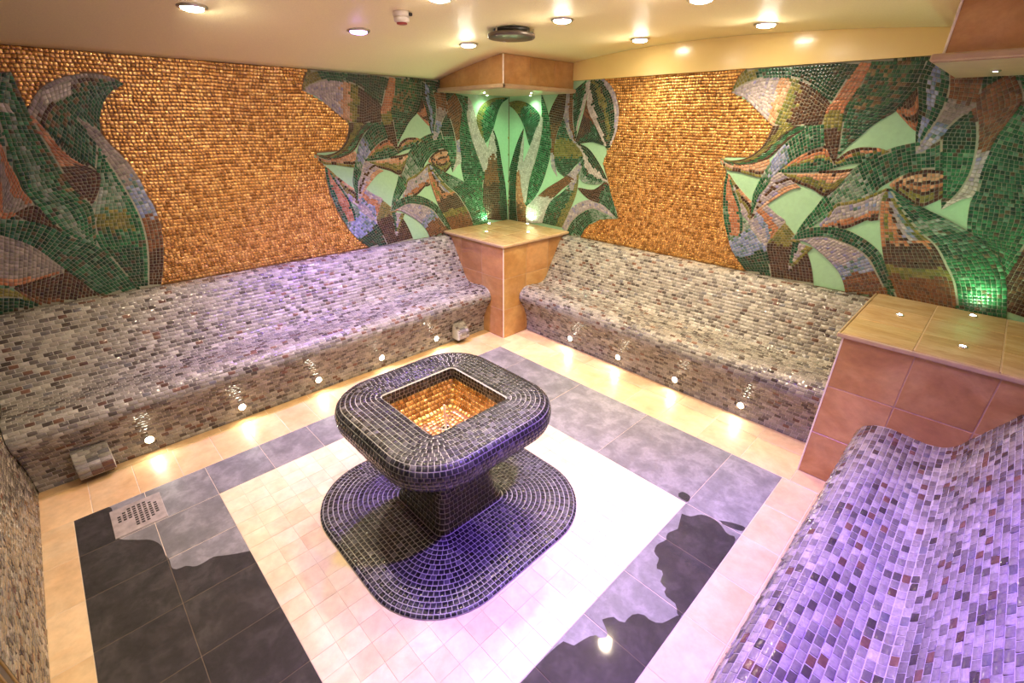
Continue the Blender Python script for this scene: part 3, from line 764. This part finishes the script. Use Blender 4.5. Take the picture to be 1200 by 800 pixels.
# (edge A, edge B, palettes along the length [(end, palette)], stripes across [(end, palette)] or None); topmost first
E_LEAVES = [
 # star leaf: striped half and green half
 ('c4 100,2 70,90 65,220 80,380 110,500 165,640', 'c4 104,2 170,120 270,250 370,340 430,450 480,560 502,715', [(.46, None), (.50, 'orange'), (.70, 'brown'), (.78, 'olive'), (1, 'rust')],
  [(.16, 'orange'), (.28, 'olive'), (.45, 'orange'), (.55, 'brown'), (.72, 'lilac'), (.8, 'blue'), (1, 'olive')]),
 ('c4 104,2 170,120 270,250 370,340 430,450 480,560 505,720', 'c4 120,4 200,60 320,125 450,190 570,260 680,350 750,430 790,560 792,760', [(.3, 'green'), (.42, 'sage'), (.62, 'green'), (1, 'leafy')], None),
 # arch leaves at the foot
 ('c3 440,400 480,365 540,340 620,333 720,340 800,368 900,430 c4 60,395 95,480 120,540 165,645', 'c3 440,402 540,386 640,380 740,410 830,450 900,510 c4 45,490 85,570 115,640', [(1, 'green')], None),
 ('c3 440,402 540,386 640,380 740,410 830,450 900,510 c4 45,490 85,570 110,640', 'c3 440,404 520,410 600,465 670,530 720,590 750,660 762,740', [(.12, 'orange'), (.62, 'lilac'), (.74, 'blue'), (1, 'rust')], None),
 # spike in the brown leaf and the brown leaf
 ('c3 450,410 440,490 420,585', 'c3 560,448 500,505 420,585', [(1, None)], [(.35, 'green'), (.7, 'lilac'), (1, 'olive')]),
 ('c3 400,305 330,390 300,440 320,560 332,650', 'c3 400,305 450,370 520,470 550,560 567,690', [(.38, 'olive'), (1, 'brown')], None),
 # green blade running down to the left
 ('c1 632,384 540,400 450,460 370,530 320,600 270,680 230,760 c3 215,150 200,275', 'c1 632,500 560,520 480,560 420,600 370,640 330,680 290,740 c3 245,150 200,277', [(.3, 'green'), (.52, 'blue'), (.62, 'sage'), (1, 'leafy')], None),
 ('c3 380,10 330,40 270,110 220,210 200,280', 'c3 490,95 430,110 360,150 300,190 240,240 202,282', [(1, None)], [(.38, 'lilac'), (.5, 'brown'), (.75, 'lilac'), (1, 'peach')]),
 # pouch at the lower left
 ('c3 62,10 45,120 45,260 66,375', 'c3 75,20 100,110 140,230 150,330 140,385', [(1, None)], [(.28, 'green'), (.82, 'orange'), (1, 'green')]),
 ('c3 75,20 100,110 140,230 192,300', 'c3 80,25 120,90 180,160 216,200 205,262', [(1, None)], [(.35, 'lilac'), (.6, 'olive'), (.78, 'brown'), (1, 'peach')]),
 ('c3 205,268 190,300 220,350 260,400 300,462', 'c3 292,203 340,250 400,303 360,380 305,445', [(1, None)], [(.3, 'lilac'), (.5, 'blue'), (.75, 'orange'), (1, 'lilac')]),
 ('c3 66,372 85,440 110,490 150,550 200,615', 'c3 160,290 220,345 272,420 300,500 320,560 335,655', [(.15, 'sage'), (.52, 'blue'), (1, 'dark')], None),
 # stripes from the upper notch to the long tip
 ('c1 335,385 320,430 270,510 190,570 100,592 20,580', 'c1 632,385 540,402 440,452 370,512 300,575 200,612 100,617 24,583', [(1, None)], [(.14, 'brown'), (.42, 'olive'), (.52, 'brown'), (.82, 'leafy'), (1, 'brown')]),
 ('c1 20,580 120,618 220,612 310,585', 'c1 22,583 60,638 130,652 200,672 262,684 318,660', [(1, None)], [(.55, 'peach'), (.8, 'brown'), (1, 'olive')]),
 # downward blade: orange above, brown point
 ('c1 850,15 770,125 700,230 645,300 632,400 645,500 690,612', 'c1 905,20 835,150 775,240 742,300 726,400 712,500 692,612', [(.46, 'orange'), (.62, 'olive'), (1, 'brown')], None),
 # bud at the upper left
 ('c1 90,190 180,145 280,112 380,108 470,120 560,165 650,240 668,280', 'c1 92,192 160,215 230,280 300,350 345,392 430,402 520,387 640,370', [(.46, 'lilac'), (.56, 'peach'), (.66, 'olive'), (1, 'brown')], None),
 ('c1 90,188 120,130 180,58 300,34 450,25 600,15 740,5 850,10', 'c1 92,190 180,145 280,110 380,106 470,118 560,162 640,220 700,240', [(.25, 'olive'), (.55, 'green'), (1, 'dark')], None),
 # blades from the node to the right
 ('c1 342,652 370,635 440,582 540,525 640,505 690,590 760,545 830,520 900,518 c2 60,524 112,537', 'c1 345,656 450,656 600,650 760,610 840,600 900,580 c2 40,560 112,540', [(1, None)], [(.2, 'brown'), (.4, 'orange'), (.55, 'olive'), (1, 'green')]),
 ('c1 342,655 450,655 600,652 720,650 800,640', 'c1 345,658 400,692 480,722 560,752 640,795 720,735', [(1, None)], [(.18, 'brown'), (.45, 'peach'), (.8, 'olive'), (1, 'brown')]),
 # striped fan beside the star tip
 ('c2 432,655 330,648 230,668 150,705 112,732', 'c4 426,52 360,85 290,105 210,60 c2 160,772 112,736', [(1, None)], [(.13, 'brown'), (.3, 'peach'), (.42, 'brown'), (.58, 'orange'), (.7, 'brown'), (.85, 'olive'), (1, 'brown')]),
 ('c4 95,5 40,30 0,45 c3 850,165 780,185 700,200 650,270 600,316', 'c4 68,182 30,186 0,190 c3 880,285 820,310 750,335 660,332 602,322', [(1, None)], [(.12, 'olive'), (.34, 'lilac'), (.42, 'blue'), (.66, 'lilac'), (.82, 'orange'), (1, 'brown')]),
 # arch and lilac slip under the canopy
 ('c2 592,298 612,400 606,520 576,650 520,752 c4 460,70 418,122', 'c2 588,300 510,360 440,440 430,560 430,680 430,800 c4 421,70 417,124', [(.4, 'dark'), (1, 'leafy')], None),
 ('c2 475,90 470,200 430,310 350,430 262,548', 'c2 660,90 625,200 590,292 510,360 420,440 330,520 264,550', [(.3, 'rust'), (.55, 'grey'), (.8, 'blue'), (1, 'lilac')], None),
 ('c2 598,200 600,290 612,400 606,520 576,650 520,752 c4 460,70 418,124', 'c2 830,70 882,235 805,360 732,460 690,545 642,662 604,790 c4 520,70 420,127', [(.52, 'rust'), (.72, 'lilac'), (1, 'pale')], None),
 # long green stem leaf
 ('c2 440,440 360,480 260,492 130,522 0,582 c1 790,650 690,730 640,790 c3 580,220 520,290 460,375', 'c2 432,645 300,650 200,662 130,700 60,742 0,792 c3 800,180 730,212 650,262 560,322 500,368 462,378', [(.45, 'green'), (.66, 'sage'), (1, 'leafy')], None),
 # dark mottled leaf and its neighbours
 ('c2 345,5 290,130 290,300 272,420 266,505', 'c2 470,60 482,120 470,200 430,310 350,430 264,547', [(1, None)], [(.3, 'dark'), (.55, 'blue'), (1, 'green')]),
 ('c2 290,150 235,212 150,298', 'c2 290,300 272,415 152,302', [(1, None)], [(.3, 'brown'), (.6, 'orange'), (.8, 'brown'), (1, 'orange')]),
 ('c2 -10,10 c1 835,150 775,250 737,350 716,450 700,572', 'c2 350,2 292,130 220,220 145,300 60,350 0,390 c1 820,460 760,510 702,574', [(.45, 'fleck'), (.8, 'green'), (1, 'leafy')], [(.8, None), (1, 'dark')]),
 # corner blades
 ('b3 400,92 320,98 262,130 232,190 235,250 275,340', 'b3 400,96 366,120 342,170 320,250 292,318 277,340', [(1, None)], [(.3, 'olive'), (1, 'leafy')]),
 ('b3 180,92 179,200 206,320 240,420 268,500', 'b3 184,92 205,140 238,240 272,340 292,392 284,480', [(1, 'pale')], None),
 ('b3 314,262 291,380 276,490 264,600 262,760', 'b3 318,262 346,350 367,470 387,600 396,770', [(.3, 'pale'), (.6, 'rust'), (1, 'brown')], [(.7, None), (1, 'dark')]),
 ('c2 840,75 884,238 820,352 740,452 690,550 642,680 610,800 c4 590,100 576,260 650,330 760,462', 'b3 176,85 179,200 206,320 241,420 268,500 263,600 255,690', [(.3, 'leafy'), (.7, 'green'), (1, 'leafy')], None),
 ('c4 902,338 830,400 767,465 796,600 792,765', 'b3 270,600 264,660 262,720 262,770 262,790', [(1, 'brown')], None),
 ('c1 300,22 600,-5 c2 0,-25 300,-35 600,-35 840,60', 'c1 320,110 560,165 720,262 c2 0,200 150,290 280,300 440,335 600,300 880,240', [(1, 'dark')], None),
]
E_OUT = 'c1 90,190 230,280 332,385 320,430 270,510 190,570 20,580 c3 62,10 45,120 45,260 66,375 110,490 200,615'
E_OUT_TOP = 'c1 850,8 600,12 450,25 300,34 180,58 120,130'
D_LEAVES = [
 ('d 20,144 70,134 130,155 172,207 152,270 126,340', 'd 22,147 60,180 95,240 124,342', [(.35, 'olive'), (1, 'green')], None),
 ('d 178,195 130,340 90,440 86,520 100,612', 'd 183,205 176,290 150,400 120,500 104,612', [(1, 'pale')], None),
 ('d 180,104 182,210 175,290 150,400 120,500 103,615', 'd 182,104 215,220 223,350 206,440 176,530 142,590 106,625', [(1, 'leafy')], None),
 ('d 95,262 60,350 25,480 14,600 14,715', 'd 97,265 78,370 62,480 58,600 66,715', [(1, 'dark')], None),
 ('d 92,290 66,400 56,520 58,620 66,715', 'd 96,300 92,420 104,500 106,600 106,715', [(.4, 'pale'), (.75, 'orange'), (1, 'rust')], None),
 ('d 362,424 290,490 210,540 150,590 104,632 104,705', 'd 366,440 330,500 260,560 212,620 180,705', [(.2, 'lilac'), (.6, 'rust'), (1, 'pale')], None),
 ('d 352,460 290,550 220,610 184,705', 'd 354,465 342,560 312,640 272,725', [(.3, 'lilac'), (1, 'green')], [(.7, None), (1, 'olive')]),
 ('d 270,85 230,160 214,220 222,330 226,430 250,486', 'd 295,85 282,200 252,280 237,360 242,430 252,486', [(.4, 'brown'), (.7, 'rust'), (1, 'lilac')], None),
 ('d 280,85 285,200 310,290 336,332', 'd 328,85 322,200 330,280 340,330', [(1, None)], [(.6, 'lilac'), (1, 'rust')]),
 ('d 275,212 245,300 240,400 256,460 292,492', 'd 292,222 330,320 372,392 332,440 294,492', [(.3, 'green'), (.6, 'olive'), (1, 'green')], None),
 ('d 330,85 322,200 336,320', 'd 406,22 386,130 352,230 338,322', [(1, None)], [(.35, 'green'), (.6, 'dark'), (.8, 'leafy'), (1, 'pale')]),
 ('d 406,22 396,130 402,180 440,260 488,362', 'd 410,20 460,28 512,80 537,170 531,260 507,330 491,364', [(1, None)], [(.2, 'pale'), (.45, 'dark'), (.62, 'olive'), (.85, 'dark'), (1, 'lilac')]),
 ('d 392,130 370,220 345,305 338,332', 'd 402,178 440,255 482,338 420,325 380,328 342,335', [(.3, 'rust'), (1, None)], [(.4, 'brown'), (.7, 'green'), (1, 'dark')]),
 ('d 345,330 400,360 450,430 490,510', 'd 345,336 352,420 362,500 420,522 488,512', [(1, None)], [(.3, 'dark'), (.55, 'pale'), (.75, 'green'), (1, 'sage')]),
 ('d 350,540 420,550 484,516 505,580 537,680', 'd 352,545 400,590 470,620 535,682', [(.5, 'brown'), (1, 'green')], None),
 ('d 537,680 480,630 420,600 360,610 310,650 272,725', 'd 535,682 470,652 410,632 350,662 312,702 292,745', [(1, 'lilac')], None),
 ('d 535,682 470,652 410,632 350,662 312,702 292,745', 'd 535,684 450,687 390,720 350,785', [(.5, 'sage'), (1, 'green')], None),
]
A_LEAVES = [
 ('a5 238,196 330,160 416,136', 'a5 264,254 340,225 414,196', [(1, 'pale')], None),
 ('a5 -30,262 20,260 48,268', 'a5 -30,300 20,300 82,312', [(1, 'pale')], None),
 ('a6 0,270 100,300 200,340 330,430 450,520 560,600 640,650', 'a6 0,190 100,195 250,215 400,290 560,340 680,450 805,605', [(1, 'green')], [(.3, 'dark'), (.6, 'fleck'), (1, 'leafy')]),
 ('a6 88,150 180,195 270,217 352,242', 'a6 90,146 205,108 280,180 352,240', [(1, 'brown')], None),
 ('a5 -60,440 0,490 45,600 100,700 130,770 a6 205,102', 'a5 -60,520 -20,640 0,740 a6 0,165 60,172 110,145 205,106', [(1, 'orange')], [(.35, None), (.8, 'grey'), (1, 'orange')]),
 ('a5 60,70 15,135 0,300 40,450 110,650 160,780 a6 230,100 340,240 470,322 562,342', 'a5 62,70 100,180 162,310 232,450 322,600 400,730 a6 480,60 540,130 564,330', [(1, None)], [(.25, 'leafy'), (.5, 'sage'), (.8, 'leafy'), (1, 'fleck')]),
 ('a5 60,70 0,160 -60,330 -80,500', 'a5 64,72 15,140 2,300 30,440', [(1, 'green')], None),
 ('a5 160,304 232,450 332,620 420,740 a6 532,112', 'a5 165,300 250,400 350,520 450,600 574,662 578,745 a6 534,112', [(.52, 'orange'), (1, 'brown')], None),
 ('a5 455,340 540,450 620,560 700,680 760,780 a6 820,140 860,260 880,400 880,600', 'a5 458,338 560,410 640,500 740,600 810,700 852,790 a6 900,120 940,250 952,400 936,600', [(.35, 'grey'), (.55, 'blue'), (.75, 'rust'), (1, 'brown')], None),
 ('a5 455,342 570,500 572,640 560,780 a6 540,130 520,220 560,330 650,450 800,612', 'a5 458,342 540,450 620,560 700,680 760,780 a6 820,140 860,260 880,400 882,605', [(.3, 'leafy'), (.5, 'sage'), (.6, 'olive'), (.72, 'leafy'), (1, 'dark')], [(.75, None), (1, 'leafy')]),
 ('a5 165,308 230,192 330,125 480,88 620,100 722,140', 'a5 572,645 582,440 580,330 610,230 660,172 724,142', [(1, None)], [(.16, 'grey'), (.24, 'brown'), (.45, 'fleck'), (1, 'green')]),
 ('a6 -40,275 0,282 120,312 230,370 330,430 392,480', 'a6 -40,560 0,562 80,570 200,542 300,512 394,482', [(1, 'grey')], [(.85, None), (1, 'orange')]),
 ('a6 78,590 200,545 300,515 392,480 480,530 600,645', 'a6 100,602 180,652 280,695 400,705 500,690 590,660', [(1, 'brown')], [(.75, None), (1, 'rust')]),
 ('a6 -40,640 0,650 100,650 200,672 300,715', 'a6 -40,780 0,772 140,745 240,725 300,718', [(1, 'dark')], None),
 ('a6 -40,585 0,590 100,612 182,656', 'a6 -40,642 0,650 100,652 184,660', [(1, 'olive')], None),
 ('a5 62,75 100,180 165,310 250,420 a6 400,100 540,300 800,605', 'a5 66,75 110,200 168,305 480,200 575,430 760,740 a6 876,590', [(1, 'dark')], None),
 ('a5 -40,80 -60,300 -60,600 a6 -60,100 -60,500 -60,740', 'a5 58,75 30,300 60,520 a6 100,100 300,420 300,700', [(1, 'green')], None),
]
PITCH_T = .0205
def in_poly(P, poly):
    x, y = P[:, 0], P[:, 1]; c = np.zeros(len(P), bool); X, Y = poly[:, 0], poly[:, 1]; j = len(poly)-1
    for i in range(len(poly)):
        if Y[i] != Y[j]:
            k = ((Y[i] > y) != (Y[j] > y)) & (x < (X[j]-X[i])*(y-Y[i])/(Y[j]-Y[i])+X[i]); c ^= k
        j = i
    return c
def leaf_tiles(A, B, along, stripes):
    L = .5*(np.linalg.norm(np.diff(A, axis=0), axis=1).sum()+np.linalg.norm(np.diff(B, axis=0), axis=1).sum())
    nr = max(2, round(L/PITCH_T)); Q, C = [], []
    u = np.linspace(0, 1, len(A))
    at = lambda E, s: np.array([np.interp(s, u, E[:, 0]), np.interp(s, u, E[:, 1])])
    for r in range(nr):
        s0, s1 = r/nr, (r+1)/nr; sm = (s0+s1)/2
        A0, A1, B0, B1 = at(A, s0), at(A, s1), at(B, s0), at(B, s1)
        w = np.linalg.norm(at(A, sm)-at(B, sm)); hgt = np.linalg.norm((A1+B1-A0-B0)/2)
        if w < .007 or hgt < .004: continue
        n = max(1, round(w/PITCH_T*rng.uniform(.95, 1.05))); g = min(.0013, hgt*.15); gs, gt = g/hgt, min(.0013/w, .15/n)
        for k in range(n):
            t0, t1 = k/n+gt, (k+1)/n-gt
            bl = lambda s, t: (A0*(1-t)+B0*t)*(1-s)+(A1*(1-t)+B1*t)*s
            Q.append([bl(gs, t0), bl(gs, t1), bl(1-gs, t1), bl(1-gs, t0)])
            sj, tj = sm+rng.normal(0, .018), (k+.5)/n+rng.normal(0, .02)
            p = next((q for e, q in along if sj <= e), along[-1][1])
            if stripes is not None:
                st = next((q for e, q in stripes if tj <= e), stripes[-1][1])
                p = p if st is None else (st if (p is None or stripes[0][1] is None or any(q is None for e, q in stripes)) else p)
            if p is None: p = next(q for e, q in (stripes or along)[::-1] if q)
            C.append(pal(PALS[p], 1)[0])
    return Q, C
def build_mural(wall, to3, nrm, designs, singles, gold_span, lim):
    """designs: list of (leaves, shift, ground outline, ground material, ground name)"""
    data, covers = [], []
    for leaves, sh, ground, gmat, gname in designs:
        above = []; lay_n = len(leaves)
        for k, (ea, eb, along, stripes) in enumerate(leaves):
            A, B = crom(trace(ea), 60), crom(trace(eb), 60); A[:, 0] += sh; B[:, 0] += sh
            dv = A-B; dl = np.linalg.norm(dv, axis=1, keepdims=True)+1e-9; ow = np.minimum(.006, dl*.2); A, B = A+dv/dl*ow, B-dv/dl*ow
            poly = np.vstack([A, B[::-1]])
            Q, C = leaf_tiles(A, B, along, stripes); Q, C = np.array(Q).reshape(-1, 4, 2), np.array(C).reshape(-1, 3)
            if len(Q):
                c = Q.mean(1); hid = np.zeros(len(Q), bool)
                for pv in above:
                    hid |= in_poly(c, pv) | (sum(in_poly(Q[:, i], pv).astype(int) for i in range(4)) >= 3)
                ok = ~hid & (c[:, 1] > .875) & (c[:, 1] < ZS-.008) & (c[:, 0] > lim[0]+.012) & (c[:, 0] < lim[1]-.012)
                Q, C = Q[ok], C[ok]
            above.append(poly); covers.append(poly)
            data.append((poly, Q, C, .0028+.00014*(lay_n-k)))
        if ground is not None:
            g = np.array(ground)+np.array([sh, 0]); covers.append(g)
            o = prism(gname, [tuple(p) for p in g], lambda a, b, t: to3(a, b, t), -.004, .0011, gmat, wall)
    flat = [(to3v(to3, Q, h+.0002), i) for i, (poly, Q, C, h) in enumerate(data) if len(Q)]
    areas = np.concatenate([screen_area(q, np.repeat(nrm[None], len(q), 0)) for q, i in flat])
    thr = np.sort(areas)[::-1][min(singles, len(areas)-1)]
    for poly, Q, C, h in data:
        if not len(Q): continue
        P = np.column_stack([np.clip(poly[:, 0], lim[0]+.001, lim[1]-.001), np.clip(poly[:, 1], .867, ZS-.002)])
        leaf = prism('leaf', [tuple(p) for p in P], lambda a, b, t: to3(a, b, t), -.004, h, M_GROUT_LEAF, wall)
        q3 = to3v(to3, Q, h+.0001); N = np.repeat(nrm[None], len(Q), 0)
        fl = np.einsum('ij,ij->i', np.cross(q3[:, 1]-q3[:, 0], q3[:, 3]-q3[:, 0]), N) < 0
        q3[fl] = q3[fl][:, ::-1]
        a = screen_area(q3, N)
        lay(leaf, q3, N, .0026, .0014, M_TESS, C, int((a > thr).sum()), 'tessera', 'tesserae', .03)
    # gold field
    s0, s1 = gold_span; Q = []
    nr = int((ZS-.868)/.0205)
    for r in range(nr+1):
        s = s0-rng.uniform(0, .03)
        while s < s1:
            w = rng.uniform(.018, .024); z0 = .868+r*.0205
            wob = lambda x, zz: zz+.002*math.sin(x*9+zz*3)+.0015*math.sin(x*23+zz*11)
            jx = rng.normal(0, .0012, 4)
            Q.append([(s+.0012+jx[0], wob(s, z0)+.0012), (s+w-.0012+jx[1], wob(s+w, z0)+.0012), (s+w-.0012+jx[2], wob(s+w, z0+.0205)-.0012), (s+.0012+jx[3], wob(s, z0+.0205)-.0012)])
            s += w
    Q = np.array(Q); Q[..., 1] = np.minimum(Q[..., 1], ZS-.0005); Q = Q[np.ptp(Q[..., 1], axis=1) > .006]; c = Q.mean(1); hid = np.zeros(len(Q), bool)
    for pv in covers: hid |= in_poly(c, pv) | (sum(in_poly(Q[:, i], pv).astype(int) for i in range(4)) >= 3)
    ok = ~hid & (Q[..., 1].max(1) < ZS) & (Q[..., 0].min(1) > lim[0]) & (Q[..., 0].max(1) < lim[1]); Q = Q[ok]
    q3 = to3v(to3, Q, .0002); N = np.repeat(nrm[None], len(Q), 0)
    fl = np.einsum('ij,ij->i', np.cross(q3[:, 1]-q3[:, 0], q3[:, 3]-q3[:, 0]), N) < 0
    q3[fl] = q3[fl][:, ::-1]
    lay(wall, q3, N, .0032, .0016, M_GOLD, pal(GOLDP, len(Q)), 0, 'gold_tile', 'gold_mosaic', .085)
def to3v(to3, Q, h): return np.array([[to3(a, b, h) for a, b in q] for q in Q]).reshape(-1, 4, 3)
eo = [tuple(p) for p in crom(trace(E_OUT), 90)]
e_ground = eo+[(eo[-1][0], .868), (.529, .868), (.529, ZS-.001)]+[(p[0], min(p[1], ZS-.001)) for p in trace(E_OUT_TOP)]
do = [tuple(p) for p in crom(trace('d 410,20 460,28 512,80 537,170 531,260 507,330 485,375 468,430 490,510 505,580 537,680'), 60)]+trace('d 450,690 390,720 350,785')
d_ground = [(WX+.001, ZS-.001)]+[(p[0], min(p[1], ZS-.001)) for p in do]+[(do[-1][0], .868), (WX+.001, .868)]
a_out = [tuple(p) for p in crom(trace('a5 64,72 90,160 130,250 165,305'), 20)]+[tuple(p) for p in crom(trace('a5 165,305 230,192 330,125 480,88 620,100 722,140'), 30)] \
    + [tuple(p) for p in crom(trace('a5 722,140 660,172 610,230 582,330 580,425'), 20)]+[tuple(p) for p in crom(trace('a5 580,425 640,500 740,600 810,700 852,790 a6 900,120 940,250 952,400 936,600'), 40)]
a_ground = a_out+[(a_out[-1][0], .868), (WF+.01, .868), (WF+.01, 1.9)]
M_DEEP = plain('deep_green_glass', (.02, .075, .03), .3, nscale=45, amt=.2, bs=.3)
build_mural(wall_right, lambda a, b, t: (a, WY-t, b), np.array([0, -1., 0]), [(E_LEAVES, 0, e_ground, M_MINT, 'mint_ground'), (D_LEAVES, 0, d_ground, M_MINT, 'mint_ground')], 300, (WX, WN), (WX, WN))
e_ground_l = [(min(p[0], WY-SHIFT-.002), p[1]) for p in e_ground]
build_mural(wall_left, lambda a, b, t: (WX+t, a, b), np.array([1., 0, 0]), [(E_LEAVES, SHIFT, e_ground_l, M_MINT, 'mint_ground'), (A_LEAVES, 0, a_ground, M_DEEP, 'green_ground')], 300, (WF, WY), (WF, WY))
